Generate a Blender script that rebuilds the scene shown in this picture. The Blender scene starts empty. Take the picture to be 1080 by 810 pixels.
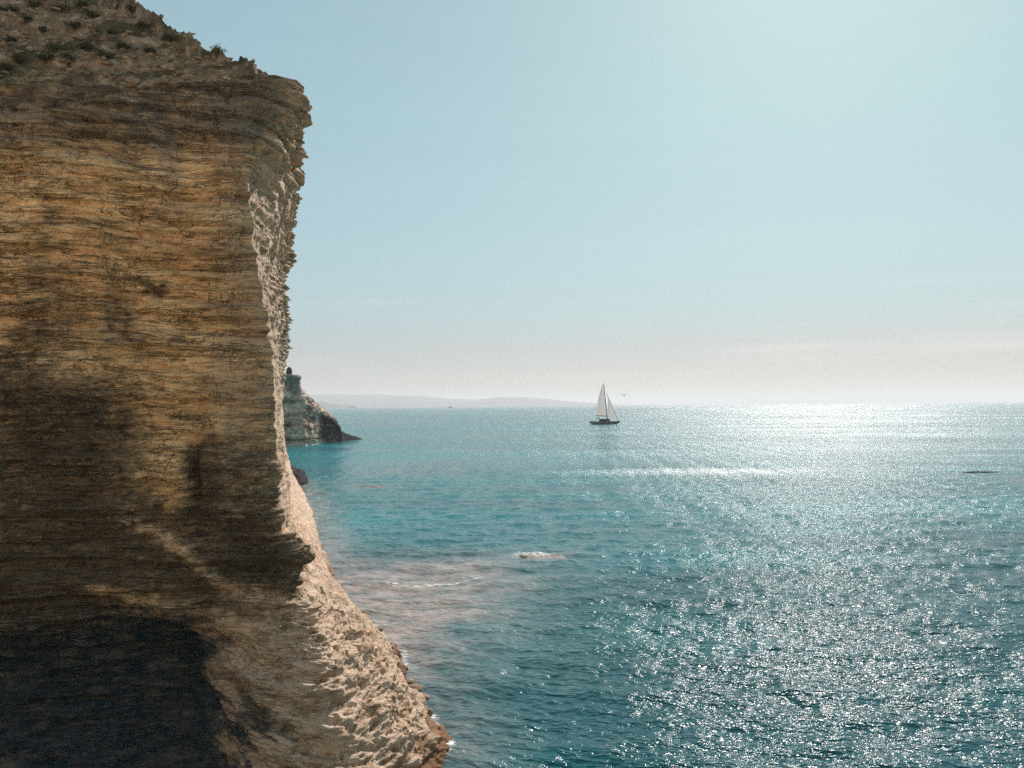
import bpy, bmesh, math, random
import numpy as np
from mathutils import Vector, Matrix, Euler

random.seed(4)
rng = np.random.default_rng(11)
scene = bpy.context.scene
COL = scene.collection
F = 848.0
CAMZ = 12.0
PITCH, ROLL = math.radians(1.5), math.radians(0.39)
SKY_DUST, SKY_GAMMA, SKY_STR = .4, .42, .14
SUN_E = 3.3
HAZE, HAZE_G = 1.35e-4, .2
SUN_AZ, SUN_EL = math.radians(21.5), math.radians(33.0)     # azimuth right of +Y

# ------------------------------------------------------------------ camera
cam_d = bpy.data.cameras.new('camera')
cam = bpy.data.objects.new('camera', cam_d)
COL.objects.link(cam)
cam_d.sensor_width = 36.0
cam_d.lens = 36.0 * F / 1080.0
cam_d.clip_start = 0.5
cam_d.clip_end = 60000.0
RM = Matrix.Rotation(math.pi / 2 + PITCH, 3, 'X') @ Matrix.Rotation(-ROLL, 3, 'Z')
cam.matrix_world = Matrix.Translation((0, 0, CAMZ)) @ RM.to_4x4()
scene.camera = cam
RN = np.array(RM)


def ray(px, py):
    px = np.asarray(px, float); py = np.asarray(py, float)
    v = np.stack([(px - 540) / F, (405 - py) / F, -np.ones_like(px * py)], -1)
    return v @ RN.T


def at(px, py, d):
    """world point on the picture ray at forward distance d (metres along +Y)"""
    r = ray(px, py)
    return np.array([0, 0, CAMZ]) + r * (np.asarray(d) / r[..., 1])[..., None]


def on_sea(px, py):
    r = ray(px, py)
    return np.array([0, 0, CAMZ]) + r * (-CAMZ / r[..., 2])[..., None]


# ------------------------------------------------------------------ noise
_perm = np.concatenate([rng.permutation(256)] * 3).astype(np.int32)
_g = np.array([[1, 1, 0], [-1, 1, 0], [1, -1, 0], [-1, -1, 0], [1, 0, 1], [-1, 0, 1], [1, 0, -1], [-1, 0, -1],
               [0, 1, 1], [0, -1, 1], [0, 1, -1], [0, -1, -1], [1, 1, 0], [-1, 1, 0], [0, -1, 1], [0, -1, -1]], np.float32)


from concurrent.futures import ThreadPoolExecutor
_pool = ThreadPoolExecutor(4)
_g0, _g1, _g2 = [np.ascontiguousarray(_g[:, i]) for i in range(3)]


def _pn(a):
    x, y, z = a
    fx, fy, fz = np.floor(x), np.floor(y), np.floor(z)
    xf = x - fx; yf = y - fy; zf = z - fz
    xi = fx.astype(np.int32) & 255; yi = fy.astype(np.int32) & 255; zi = fz.astype(np.int32) & 255
    u = xf * xf * xf * (xf * (xf * 6 - 15) + 10)
    v = yf * yf * yf * (yf * (yf * 6 - 15) + 10)
    w = zf * zf * zf * (zf * (zf * 6 - 15) + 10)
    px0 = _perm.take(xi); px1 = _perm.take(xi + 1)

    def gr(ph, dx, dz):
        h = _perm.take(ph + (zi + dz)) & 15
        return _g0.take(h) * (xf - dx[0]) + _g1.take(h) * (yf - dx[1]) + _g2.take(h) * (zf - dz)

    def col(dx, dy):
        ph = _perm.take((px1 if dx else px0) + (yi + dy))
        c0 = gr(ph, (dx, dy), 0); c1 = gr(ph, (dx, dy), 1)
        return c0 + w * (c1 - c0)
    a0 = col(0, 0); a0 += u * (col(1, 0) - a0)
    a1 = col(0, 1); a1 += u * (col(1, 1) - a1)
    return a0 + v * (a1 - a0)


def pn(x, y, z):
    x, y, z = np.broadcast_arrays(np.asarray(x, np.float32), np.asarray(y, np.float32), np.asarray(z, np.float32))
    sh = x.shape
    x, y, z = x.ravel(), y.ravel(), z.ravel()
    n = 32768
    ch = [(x[i:i + n], y[i:i + n], z[i:i + n]) for i in range(0, len(x), n)]
    return np.concatenate(list(_pool.map(_pn, ch))).reshape(sh)


def fbm(p, f=(1, 1, 1), octv=4, gain=0.5, seed=0.0, ridged=False):
    s = 0; a = 1.0; tot = 0
    fx, fy, fz = f
    for k in range(octv):
        n = pn(p[..., 0] * fx + seed + 17.3 * k, p[..., 1] * fy + seed * 1.7 + 5.1 * k, p[..., 2] * fz + seed * .6 + 9.7 * k)
        if ridged:
            n = 1 - 2 * np.abs(n)
        s = s + a * n; tot += a
        a *= gain; fx *= 2.03; fy *= 2.03; fz *= 2.03
    return s / tot


def sstep(a, b, x):
    t = np.clip((x - a) / (b - a), 0, 1)
    return t * t * (3 - 2 * t)


def blob(px, py, cx, cy, rx, ry, rot=0.0):
    c, s = math.cos(rot), math.sin(rot)
    dx, dy = px - cx, py - cy
    a, b = c * dx + s * dy, -s * dx + c * dy
    return np.exp(-((a / rx) ** 2 + (b / ry) ** 2))


# ------------------------------------------------------------------ object helpers
def tag(o, label=None, cat=None, group=None, kind=None):
    if label: o['label'] = label
    if cat: o['category'] = cat
    if group: o['group'] = group
    if kind: o['kind'] = kind
    return o


def empty(name, loc, rz=0.0):
    o = bpy.data.objects.new(name, None)
    COL.objects.link(o)
    o.location = loc
    o.rotation_euler = (0, 0, rz)
    o.empty_display_size = 0.3
    return o


def mesh_obj(name, verts, faces, mat, parent=None, smooth=True):
    me = bpy.data.meshes.new(name)
    verts = np.asarray(verts, np.float32)
    if isinstance(faces, np.ndarray):
        n = faces.shape[1]
        me.vertices.add(len(verts)); me.vertices.foreach_set('co', verts.ravel())
        me.loops.add(faces.size); me.loops.foreach_set('vertex_index', faces.astype(np.int32).ravel())
        me.polygons.add(len(faces))
        me.polygons.foreach_set('loop_start', np.arange(0, faces.size, n, dtype=np.int32))
        me.polygons.foreach_set('loop_total', np.full(len(faces), n, np.int32))
        me.update(calc_edges=True)
        me.validate()
    else:
        me.from_pydata(verts.tolist(), [], faces)
    me.polygons.foreach_set('use_smooth', np.full(len(me.polygons), smooth))
    me.materials.append(mat)
    o = bpy.data.objects.new(name, me)
    COL.objects.link(o)
    if parent is not None:
        o.parent = parent
    return o


def bm_obj(name, bm, mat, parent=None, smooth=True):
    me = bpy.data.meshes.new(name)
    bmesh.ops.recalc_face_normals(bm, faces=bm.faces)
    bm.to_mesh(me); bm.free()
    me.polygons.foreach_set('use_smooth', np.full(len(me.polygons), smooth))
    me.materials.append(mat)
    o = bpy.data.objects.new(name, me)
    COL.objects.link(o)
    if parent is not None:
        o.parent = parent
    return o


def grid_faces(nr, nc, wrap=False):
    i = np.arange(nr - 1)[:, None]; j = np.arange(nc if wrap else nc - 1)[None, :]
    a = i * nc + j; b = i * nc + (j + 1) % nc
    c = (i + 1) * nc + (j + 1) % nc; d = (i + 1) * nc + j
    return np.stack([a, b, c, d], -1).reshape(-1, 4)


def attr(o, name, rgba):
    a = o.data.attributes.new(name, 'FLOAT_COLOR', 'POINT')
    a.data.foreach_set('color', np.asarray(rgba, np.float32).ravel())


def tube(bm, pts, rads, seg=8):
    """tapered tube through points"""
    rings = []
    n = len(pts)
    pts = [Vector(p) for p in pts]
    for i, p in enumerate(pts):
        t = (pts[min(i + 1, n - 1)] - pts[max(i - 1, 0)]).normalized()
        a = t.orthogonal().normalized(); b = t.cross(a)
        r = rads[i] if hasattr(rads, '__len__') else rads
        rings.append([bm.verts.new(p + (a * math.cos(2 * math.pi * k / seg) + b * math.sin(2 * math.pi * k / seg)) * r) for k in range(seg)])
    for i in range(n - 1):
        for k in range(seg):
            bm.faces.new((rings[i][k], rings[i][(k + 1) % seg], rings[i + 1][(k + 1) % seg], rings[i + 1][k]))
    bm.faces.new(rings[0][::-1]); bm.faces.new(rings[-1])


# ------------------------------------------------------------------ node helpers
class NT:
    def __init__(self, name):
        self.m = bpy.data.materials.new(name)
        self.m.use_nodes = True
        self.t = self.m.node_tree
        self.t.nodes.clear()
        self.out = self.t.nodes.new('ShaderNodeOutputMaterial')

    def n(self, kind, **kw):
        nd = self.t.nodes.new(kind)
        for k, v in kw.items():
            setattr(nd, k, v)
        return nd

    def put(self, sock, v):
        if isinstance(v, bpy.types.NodeSocket):
            self.t.links.new(v, sock)
        elif v is not None:
            if isinstance(v, (tuple, list)) and len(v) == 3 and sock.type == 'RGBA':
                v = (*v, 1)
            sock.default_value = v

    def math(self, op, a, b=None, c=None, clamp=False):
        nd = self.n('ShaderNodeMath', operation=op, use_clamp=clamp)
        self.put(nd.inputs[0], a)
        if b is not None: self.put(nd.inputs[1], b)
        if c is not None: self.put(nd.inputs[2], c)
        return nd.outputs[0]

    def vmath(self, op, a, b=None):
        nd = self.n('ShaderNodeVectorMath', operation=op)
        self.put(nd.inputs[0], a)
        if b is not None: self.put(nd.inputs[1], b)
        return nd.outputs[0]

    def mix(self, f, a, b, blend='MIX'):
        nd = self.n('ShaderNodeMix', data_type='RGBA', blend_type=blend)
        self.put(nd.inputs['Factor'], f)
        self.put(nd.inputs[6], a); self.put(nd.inputs[7], b)
        return nd.outputs[2]

    def noise(self, vec, scale=1.0, detail=4.0, rough=0.55, dist=0.0):
        nd = self.n('ShaderNodeTexNoise')
        self.put(nd.inputs['Vector'], vec)
        nd.inputs['Scale'].default_value = scale
        nd.inputs['Detail'].default_value = detail
        nd.inputs['Roughness'].default_value = rough
        nd.inputs['Distortion'].default_value = dist
        return nd.outputs[0]

    def ramp(self, f, stops):
        nd = self.n('ShaderNodeValToRGB')
        self.put(nd.inputs[0], f)
        el = nd.color_ramp.elements
        while len(el) < len(stops): el.new(0.5)
        for e, (p, c) in zip(el, stops):
            e.position = p
            e.color = (*c, 1) if isinstance(c, (tuple, list)) else (c, c, c, 1)
        return nd.outputs[0]

    def pos(self):
        return self.n('ShaderNodeNewGeometry').outputs['Position']

    def objc(self):
        return self.n('ShaderNodeTexCoord').outputs['Object']

    def attr(self, name):
        nd = self.n('ShaderNodeAttribute', attribute_name=name)
        sp = self.n('ShaderNodeSeparateColor')
        self.t.links.new(nd.outputs['Color'], sp.inputs[0])
        return sp.outputs[0], sp.outputs[1], sp.outputs[2], nd.outputs['Alpha']

    def bump(self, h, strength=0.5, dist=0.05):
        nd = self.n('ShaderNodeBump')
        nd.inputs['Strength'].default_value = strength
        nd.inputs['Distance'].default_value = dist
        self.put(nd.inputs['Height'], h)
        return nd.outputs[0]

    def bsdf(self, color, rough=0.8, normal=None, spec=0.3, **kw):
        b = self.n('ShaderNodeBsdfPrincipled')
        self.put(b.inputs['Base Color'], color)
        self.put(b.inputs['Roughness'], rough)
        self.put(b.inputs['Specular IOR Level'], spec)
        if normal is not None: self.put(b.inputs['Normal'], normal)
        for k, v in kw.items():
            self.put(b.inputs[k.replace('_', ' ')], v)
        self.t.links.new(b.outputs[0], self.out.inputs['Surface'])
        return b


def paint(name, col, rough=0.5, var=0.15, scale=3.0, spec=0.4, metal=0.0):
    t = NT(name)
    n = t.noise(t.objc(), scale, 4)
    c = t.mix(n, tuple(c * (1 - var) for c in col), tuple(min(1, c * (1 + var)) for c in col))
    t.bsdf(c, rough, None, spec, Metallic=metal)
    return t.m


# ------------------------------------------------------------------ materials
def mat_cliff():
    t = NT('layered_limestone')
    P = t.pos()
    stain_shade, pale, wet, grey = t.attr('rock')
    warp = t.noise(t.vmath('MULTIPLY', P, (.25, .25, .25)), 1.0, 3)
    off = t.n('ShaderNodeCombineXYZ'); t.put(off.inputs[2], t.math('MULTIPLY', warp, .7))
    W = t.vmath('ADD', P, off.outputs[0])
    broad = t.noise(t.vmath('MULTIPLY', W, (.35, .35, .9)), 1.0, 6, .62)
    base = t.ramp(broad, [(.30, (.42, .252, .130)), (.44, (.62, .385, .198)), (.58, (.73, .485, .262)), (.75, (.75, .56, .36))])
    # thin beds: long horizontal dark seams and pale beds
    beds = t.noise(t.vmath('MULTIPLY', W, (.9, .9, 7.5)), 1.0, 5, .6, .3)
    seam = t.ramp(beds, [(.32, .36), (.42, .9), (.56, 1.12), (.72, 1.4)])
    base = t.mix(1.0, base, seam, 'MULTIPLY')
    beds2 = t.noise(t.vmath('MULTIPLY', W, (4.2, 4.2, 17.0)), 1.0, 4, .65, .2)
    base = t.mix(.30, base, t.ramp(beds2, [(.28, .45), (.46, 1.05), (.62, 1.15), (.8, 1.4)]), 'MULTIPLY')
    blotch = t.noise(t.vmath('MULTIPLY', P, (3.2, 3.2, 6.0)), 1.0, 8, .72)
    base = t.mix(.8, base, t.ramp(blotch, [(.32, .55), (.43, 1.08), (.58, 1.28), (.72, 1.45)]), 'MULTIPLY')
    grain = t.noise(P, 16.0, 5, .7)
    base = t.mix(.55, base, t.ramp(grain, [(.28, .35), (.46, 1.0), (.75, 1.55)]), 'MULTIPLY')
    # thin open seams between beds, broken up along their length
    gate = t.noise(t.vmath('MULTIPLY', W, (.8, .8, 2.6)), 1.0, 5, .65)
    def seamline(scl, wid, lo, hi):
        q = t.noise(t.vmath('MULTIPLY', W, scl), 1.0, 3, .6, .4)
        d = t.math('ABSOLUTE', t.math('SUBTRACT', q, .5))
        return t.math('MULTIPLY', t.ramp(d, [(0.0, 1.0), (wid, 0.0)]), t.ramp(gate, [(lo, 0.0), (hi, 1.0)]))
    crack = t.math('MAXIMUM', t.math('MULTIPLY', seamline((.13, .13, 4.2), .014, .36, .46), .8), t.math('MAXIMUM', seamline((.45, .45, 3.6), .020, .44, .56), seamline((2.0, 2.0, 11.0), .035, .50, .62)))
    jq = t.noise(t.vmath('MULTIPLY', P, (.55, .55, .10)), 1.0, 4, .55, .5)
    jd = t.math('ABSOLUTE', t.math('SUBTRACT', jq, .5))
    joint = t.math('MULTIPLY', t.ramp(jd, [(0.0, 1.0), (.010, 0.0)]), t.ramp(gate, [(.42, 0.0), (.52, .85)]))
    crack = t.math('MAXIMUM', crack, joint)
    base = t.mix(t.math('MULTIPLY', crack, .85), base, (.030, .024, .018))
    # greyer weathered rock
    gcol = t.mix(grain, (.15, .135, .11), (.36, .33, .28))
    base = t.mix(grey, base, gcol)
    # pale limestone, with the sunlit look of the side painted in
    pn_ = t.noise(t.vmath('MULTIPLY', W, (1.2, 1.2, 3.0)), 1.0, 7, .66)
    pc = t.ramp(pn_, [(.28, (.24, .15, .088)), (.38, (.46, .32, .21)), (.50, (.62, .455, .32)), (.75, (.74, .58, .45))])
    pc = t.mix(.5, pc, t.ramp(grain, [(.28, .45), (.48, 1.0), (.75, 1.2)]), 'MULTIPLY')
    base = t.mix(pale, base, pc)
    # dark crust of lichen and weathering, plus shade painted in low down
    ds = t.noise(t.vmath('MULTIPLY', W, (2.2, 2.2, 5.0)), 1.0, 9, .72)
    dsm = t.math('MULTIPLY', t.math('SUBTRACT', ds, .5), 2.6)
    f = t.math('ADD', stain_shade, t.math('MULTIPLY', dsm, t.math('ADD', t.math('MULTIPLY', stain_shade, .8), .25)))
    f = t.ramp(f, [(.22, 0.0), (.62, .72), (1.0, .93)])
    f = t.math('MAXIMUM', f, t.math('MULTIPLY', t.attr('rock_low_shade')[1], t.math('MULTIPLY_ADD', ds, .6, .62), clamp=True))
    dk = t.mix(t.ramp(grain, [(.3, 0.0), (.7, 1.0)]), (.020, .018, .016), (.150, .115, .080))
    cave_shade = t.attr('rock_low_shade')[0]  # blue-black shade painted into the undercut and the cliff foot
    dk = t.mix(cave_shade, dk, t.mix(t.ramp(grain, [(.35, 0.0), (.7, 1.0)]), (.003, .014, .026), (.026, .085, .125)))
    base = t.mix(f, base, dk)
    # ochre algae at the water line
    base = t.mix(wet, base, t.mix(grain, (.10, .045, .018), (.30, .15, .065)))
    h = t.math('ADD', t.math('MULTIPLY', beds2, .7), t.math('ADD', t.math('MULTIPLY', grain, .6), t.math('MULTIPLY', pn_, .6)))
    h = t.math('SUBTRACT', h, t.math('MULTIPLY', crack, .6))
    t.bsdf(base, .92, t.bump(h, .9, .13), .15)
    return t.m


def mat_hill():
    t = NT('scree_slope')
    P = t.pos()
    scrub, dirt, red, _ = t.attr('rock')
    n1 = t.noise(P, 2.2, 8, .68)
    v = t.n('ShaderNodeTexVoronoi'); v.inputs['Scale'].default_value = 3.2
    t.put(v.inputs['Vector'], P)
    stone = t.ramp(v.outputs['Color'], [(.1, (.19, .135, .085)), (.5, (.38, .28, .19)), (.9, (.56, .46, .34))])
    soil = t.mix(n1, (.08, .055, .032), (.38, .265, .155))
    c = t.mix(t.ramp(n1, [(.42, 0.0), (.58, 1.0)]), soil, stone)
    c = t.mix(dirt, c, (.27, .20, .11))
    c = t.mix(scrub, c, t.mix(n1, (.035, .036, .020), (.095, .090, .050)))
    fine = t.noise(P, 14.0, 5, .7)
    c = t.mix(.6, c, t.ramp(fine, [(.28, .45), (.5, 1.0), (.75, 1.45)]), 'MULTIPLY')
    h = t.math('ADD', t.math('MULTIPLY', v.outputs['Distance'], -.5), t.math('ADD', fine, n1))
    t.bsdf(c, .95, t.bump(h, .8, .12), .1)
    return t.m


def mat_headland():
    t = NT('headland_limestone')
    P = t.pos()
    dark, beach, _, _ = t.attr('rock')
    n1 = t.noise(t.vmath('MULTIPLY', P, (.16, .16, .42)), 1.0, 8, .68)
    c = t.ramp(n1, [(.34, (.05, .032, .022)), (.43, (.20, .125, .092)), (.50, (.44, .30, .225)), (.64, (.74, .57, .45))])
    n2 = t.noise(t.vmath('MULTIPLY', P, (1.1, 1.1, 1.6)), 1.0, 5, .7)
    c = t.mix(.8, c, t.ramp(n2, [(.30, .25), (.5, 1.0), (.7, 1.6)]), 'MULTIPLY')
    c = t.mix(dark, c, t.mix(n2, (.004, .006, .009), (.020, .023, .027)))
    c = t.mix(beach, c, (.55, .47, .38))
    t.bsdf(c, .95, t.bump(t.math('ADD', n1, n2), .8, .6), .1)
    return t.m


def mat_rock(name, lo, hi, rough=.7, scale=2.0):
    t = NT(name)
    P = t.pos()
    n = t.noise(P, scale, 7, .68)
    c = t.mix(t.ramp(n, [(.3, 0.0), (.7, 1.0)]), lo, hi)
    t.bsdf(c, rough, t.bump(n, .8, .15), .08)
    return t.m


def mat_sea():
    t = NT('sea_water')
    P = t.pos()
    shallow, foam, gust, tone = t.attr('sea')
    xf = t.n('ShaderNodeMapping')
    xf.inputs['Rotation'].default_value = (0, 0, math.radians(11))
    t.put(xf.inputs['Vector'], P)
    Q = xf.outputs[0]
    eps = .03

    def height(off):
        q = t.vmath('ADD', Q, off) if off else Q
        a = t.noise(t.vmath('MULTIPLY', q, (.80, 1.6, 1.0)), 1.0, 2.0, .5, .35)
        b = t.noise(t.vmath('MULTIPLY', q, (2.7, 5.6, 1.0)), 1.0, 2.5, .55, .3)
        return t.math('ADD', t.math('MULTIPLY', a, WAVE_A), t.math('MULTIPLY', b, WAVE_B))
    h0, hx, hy = height(None), height((eps, 0, 0)), height((0, eps, 0))
    amp = t.math('MULTIPLY', gust, -1.0 / eps)
    sx = t.math('MULTIPLY', t.math('SUBTRACT', hx, h0), amp)
    sy = t.math('MULTIPLY', t.math('SUBTRACT', hy, h0), amp)
    sv = t.n('ShaderNodeCombineXYZ'); t.put(sv.inputs[0], sx); t.put(sv.inputs[1], sy)
    rot = t.n('ShaderNodeVectorRotate'); rot.rotation_type = 'Z_AXIS'
    t.put(rot.inputs['Vector'], sv.outputs[0]); rot.inputs['Angle'].default_value = math.radians(-11)
    gn = t.n('ShaderNodeNewGeometry').outputs['Normal']
    N = t.vmath('NORMALIZE', t.vmath('ADD', gn, rot.outputs[0]))
    deep = t.mix(tone, SEA_DARK, SEA_LIGHT)
    bed = t.noise(t.vmath('MULTIPLY', P, (.55, .8, 1)), 1.0, 5, .6)
    sh = t.ramp(bed, [(.3, (.10, .110, .105)), (.5, (.27, .225, .200)), (.7, (.44, .36, .325))])
    c = t.mix(shallow, deep, sh)
    fn = t.noise(t.vmath('MULTIPLY', P, (2.6, 5.0, 1)), 1.0, 7, .72, .6)
    fm = t.math('MULTIPLY', t.math('SUBTRACT', t.math('ADD', t.math('MULTIPLY', foam, 1.0), fn), 1.0), 6.0, clamp=True)
    c = t.mix(fm, c, (.78, .76, .72))
    ro = t.math('ADD', t.math('MULTIPLY', fm, .5), t.math('MULTIPLY_ADD', t.math('POWER', gust, 1.6), .085, .03))     # ruffled by wind
    b = t.bsdf(c, ro, N, .5)
    b.inputs['IOR'].default_value = 1.333
    return t.m


WAVE_A, WAVE_B = .25, .15
SEA_DARK, SEA_LIGHT = (.003, .070, .082), (.006, .190, .212)

M_CLIFF = mat_cliff(); M_HILL = mat_hill(); M_HEAD = mat_headland(); M_SEA = mat_sea()
M_DARKROCK = mat_rock('dark_wet_rock', (.008, .009, .010), (.045, .042, .038), .95)
M_REEF = mat_rock('awash_reef_rock', (.07, .045, .032), (.30, .21, .155), .5, 3.0)
M_STONE = mat_rock('loose_limestone', (.15, .105, .068), (.48, .365, .255), .9, 4.0)
M_COAST = mat_rock('far_coast_ground', (.05, .065, .05), (.16, .15, .11), .95, .002)

# ------------------------------------------------------------------ the sea cliff
# control stations round the promontory (left front -> corner -> receding side) at several levels.
ZL = np.array([-1.5, 0.0, 1.2, 2.0, 4.0, 4.9, 5.35, 5.6, 6.3, 7.2, 8.2, 9.5, 12.0, 15.0, 17.5, 19.5, 21.0, 22.0, 22.6])
OFF = np.array([1.6, .7, -.2, -1.0, -1.5, -1.1, -.45, .35, .55, .40, .25, .18, .08, 0., -.08, 0., .22, .40, .15])   # front wall, + is towards the camera


def front(px, df, off_scale=1.0):
    r = []
    for z, o in zip(ZL, OFF):
        oo = o * off_scale
        d = df - oo
        r.append(((px - 540) / F * df, d))
    return r


def pxd(rows):
    """rows: (z, px, d) sparse -> interpolated to ZL"""
    rows = sorted(rows)
    z = [a[0] for a in rows]
    px = np.interp(ZL, z, [a[1] for a in rows]); d = np.interp(ZL, z, [a[2] for a in rows])
    return [((p - 540) / F * q, q) for p, q in zip(px, d)]


ST = []
ST.append((0, front(-900, 18)))
ST.append((16, front(-420, 21.5)))
ST.append((28, front(-30, 24.4)))
ST.append((33, front(110, 25.1)))
ST.append((35.6, front(180, 25.5, .95)))
# left flank of the buttress
ST.append((37.2, pxd([(-1.5, 208, 24.6), (0, 211, 24.9), (2, 216, 25.4), (4, 224, 25.8), (4.9, 228, 25.6), (5.6, 230, 25.1), (6.3, 232, 25.0), (8, 232, 25.4), (15, 232, 25.7), (21, 232, 25.5), (22.6, 232, 25.5)])))
# buttress front
ST.append((38.2, pxd([(-1.5, 244, 24.0), (0, 246, 24.2), (2, 250, 24.6), (4, 252, 25.0), (5.6, 242, 24.9), (6.3, 252, 25.0), (8, 258, 25.5), (15, 254, 25.8), (19.5, 246, 25.8), (21, 252, 25.6), (22.6, 255, 25.6)])))
ST.append((39.2, pxd([(-1.5, 300, 22.3), (0, 298, 22.7), (2, 290, 23.5), (4, 284, 24.3), (5.6, 285, 24.9), (6.3, 300, 25.0), (7.2, 308, 25.2), (8.2, 290, 25.6), (12, 280, 25.8), (15, 270, 25.9), (17.5, 256, 25.9), (19.5, 250, 25.9), (21, 268, 25.7), (22.6, 275, 25.7)])))
# the corner itself
ST.append((40.0, pxd([(-1.5, 400, 22.4), (0, 385, 22.8), (2, 355, 23.6), (4, 328, 24.6), (5.6, 312, 25.3), (6.3, 316, 25.5), (7.2, 325, 25.7), (8.2, 300, 26.0), (9.5, 296, 26), (12, 291, 26), (15, 280, 26), (17.5, 265, 26), (19.5, 260, 26), (21, 280, 25.9), (22, 288, 25.8), (22.6, 288, 25.8)])))
ST.append((40.6, pxd([(-1.5, 455, 25.0), (0, 436, 25.2), (2, 393, 25.4), (4, 357, 25.8), (5.6, 330, 26.0), (7.2, 310, 26.4), (9.5, 299, 26.9), (12, 295, 26.9), (15, 284, 26.9), (17.5, 270, 26.9), (19.5, 268, 26.8), (21, 300, 26.5), (22, 309, 26.4), (22.6, 309, 26.5)])))
# receding, sun-facing side
ST.append((43, pxd([(-1.5, 480, 28.8), (0, 465, 28.8), (1, 448, 28.8), (2, 424, 28.8), (4, 378, 28.9), (6, 333, 29), (8, 308, 29), (9.5, 302, 29), (12, 298, 29), (15, 290, 29), (17.5, 282, 29), (19.5, 285, 28.6), (20.6, 303, 28.2), (21.4, 316, 28), (22, 319, 28), (22.9, 318, 28)])))
ST.append((47, pxd([(-1.5, 440, 33.5), (0, 432, 33.5), (2, 395, 33.5), (4, 355, 33.5), (6, 320, 33.5), (8, 303, 33.5), (12, 297, 33.5), (15, 291, 33.5), (18, 287, 33.5), (20, 297, 33), (21.4, 310, 33), (22.6, 316, 33)])))
ST.append((52, pxd([(-1.5, 424, 38.7), (0, 417, 38.7), (2, 378, 38.7), (4, 340, 38.7), (6, 312, 38.7), (8, 300, 38.7), (15, 292, 38.7), (19, 291, 38.7), (21, 304, 38.5), (22.6, 309, 38.5)])))
ST.append((62, pxd([(-1.5, 366, 50), (0, 360, 50), (2, 340, 50), (4, 318, 50), (6, 303, 50), (8, 298, 50), (12, 295, 50), (15, 292, 50), (20, 293, 50), (21.5, 302, 50), (22.6, 304, 50)])))
ST.append((76, pxd([(-1.5, 350, 67), (0, 344, 67), (2, 326, 67), (4, 308, 67), (6, 299, 67), (12, 294, 67), (20, 293, 67), (22.6, 299, 67)])))
ST.append((100, pxd([(-1.5, 330, 108), (0, 325, 108), (2, 313, 108), (4, 305, 108), (6, 299, 108), (12, 294, 108), (18, 294, 108), (20, 297, 108), (22.6, 302, 108)])))
ST.append((118, pxd([(-1.5, 302, 140), (0, 300, 140), (3, 297, 140), (6, 295, 140), (12, 293, 140), (22.6, 293, 140)])))
ST.append((135, pxd([(-1.5, 240, 150), (0, 238, 150), (12, 232, 150), (22.6, 232, 150)])))

su = np.array([s[0] for s in ST], float)
SX = np.array([[p[0] for p in s[1]] for s in ST]); SY = np.array([[p[1] for p in s[1]] for s in ST])   # station x level
u = np.concatenate([np.linspace(0, 26.5, 110, endpoint=False), np.linspace(26.5, 37, 420, endpoint=False),
                    np.linspace(37, 43, 430, endpoint=False), np.linspace(43, 62, 330, endpoint=False),
                    np.linspace(62, 135, 260)])
# row positions: dense, spaced by arc length of the undercut front profile
zz = np.linspace(-1.5, 22.6, 4000)
of = np.interp(zz, ZL, OFF)
ds = np.sqrt(np.gradient(zz) ** 2 + (.45 * np.gradient(of)) ** 2)
arc = np.cumsum(ds); arc = (arc - arc[0]) / (arc[-1] - arc[0])
zr = np.interp(np.linspace(0, 1, 820), arc, zz)


def interp2(S):
    a = np.stack([np.interp(zr, ZL, S[i]) for i in range(len(ST))])          # station x row
    # smooth (monotone-ish) interpolation along u
    out = np.empty((len(zr), len(u)))
    k = np.clip(np.searchsorted(su, u, 'right') - 1, 0, len(su) - 2)
    f = (u - su[k]) / (su[k + 1] - su[k])
    m = np.zeros_like(a)
    dl = (a[1:] - a[:-1]) / (su[1:] - su[:-1])[:, None]
    m[1:-1] = np.where(dl[1:] * dl[:-1] > 0, 2 * dl[1:] * dl[:-1] / (dl[1:] + dl[:-1] + 1e-12), 0)
    m[0] = dl[0]; m[-1] = dl[-1]
    hs = (su[k + 1] - su[k])
    f2, f3 = f * f, f ** 3
    return ((2 * f3 - 3 * f2 + 1)[:, None] * a[k] + ((f3 - 2 * f2 + f) * hs)[:, None] * m[k] + (-2 * f3 + 3 * f2)[:, None] * a[k + 1] + ((f3 - f2) * hs)[:, None] * m[k + 1]).T


X = interp2(SX); Y = interp2(SY); Z = np.repeat(zr[:, None], len(u), 1)
# soften the level-to-level kinks
for _ in range(3):
    for A in (X, Y):
        A[1:-1] = .25 * A[:-2] + .5 * A[1:-1] + .25 * A[2:]
DZ = np.interp(u, [0, 26, 34, 39, 43, 60, 100, 135], [-1.1, -.85, -.45, 0, .2, 0, -.2, -1.5])   # the rim dips to the left
Z = Z + DZ[None, :] * sstep(16, 22, Z)
RIMX, RIMY, RIMZ = X[-1].copy(), Y[-1].copy(), Z[-1].copy()
B = np.stack([X, Y, Z], -1)


def grid_normals(B):
    du = np.gradient(B, axis=1); dv = np.gradient(B, axis=0)
    n = np.cross(du, dv)
    return n / (np.linalg.norm(n, axis=-1, keepdims=True) + 1e-12)


Nn = grid_normals(B)
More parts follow.
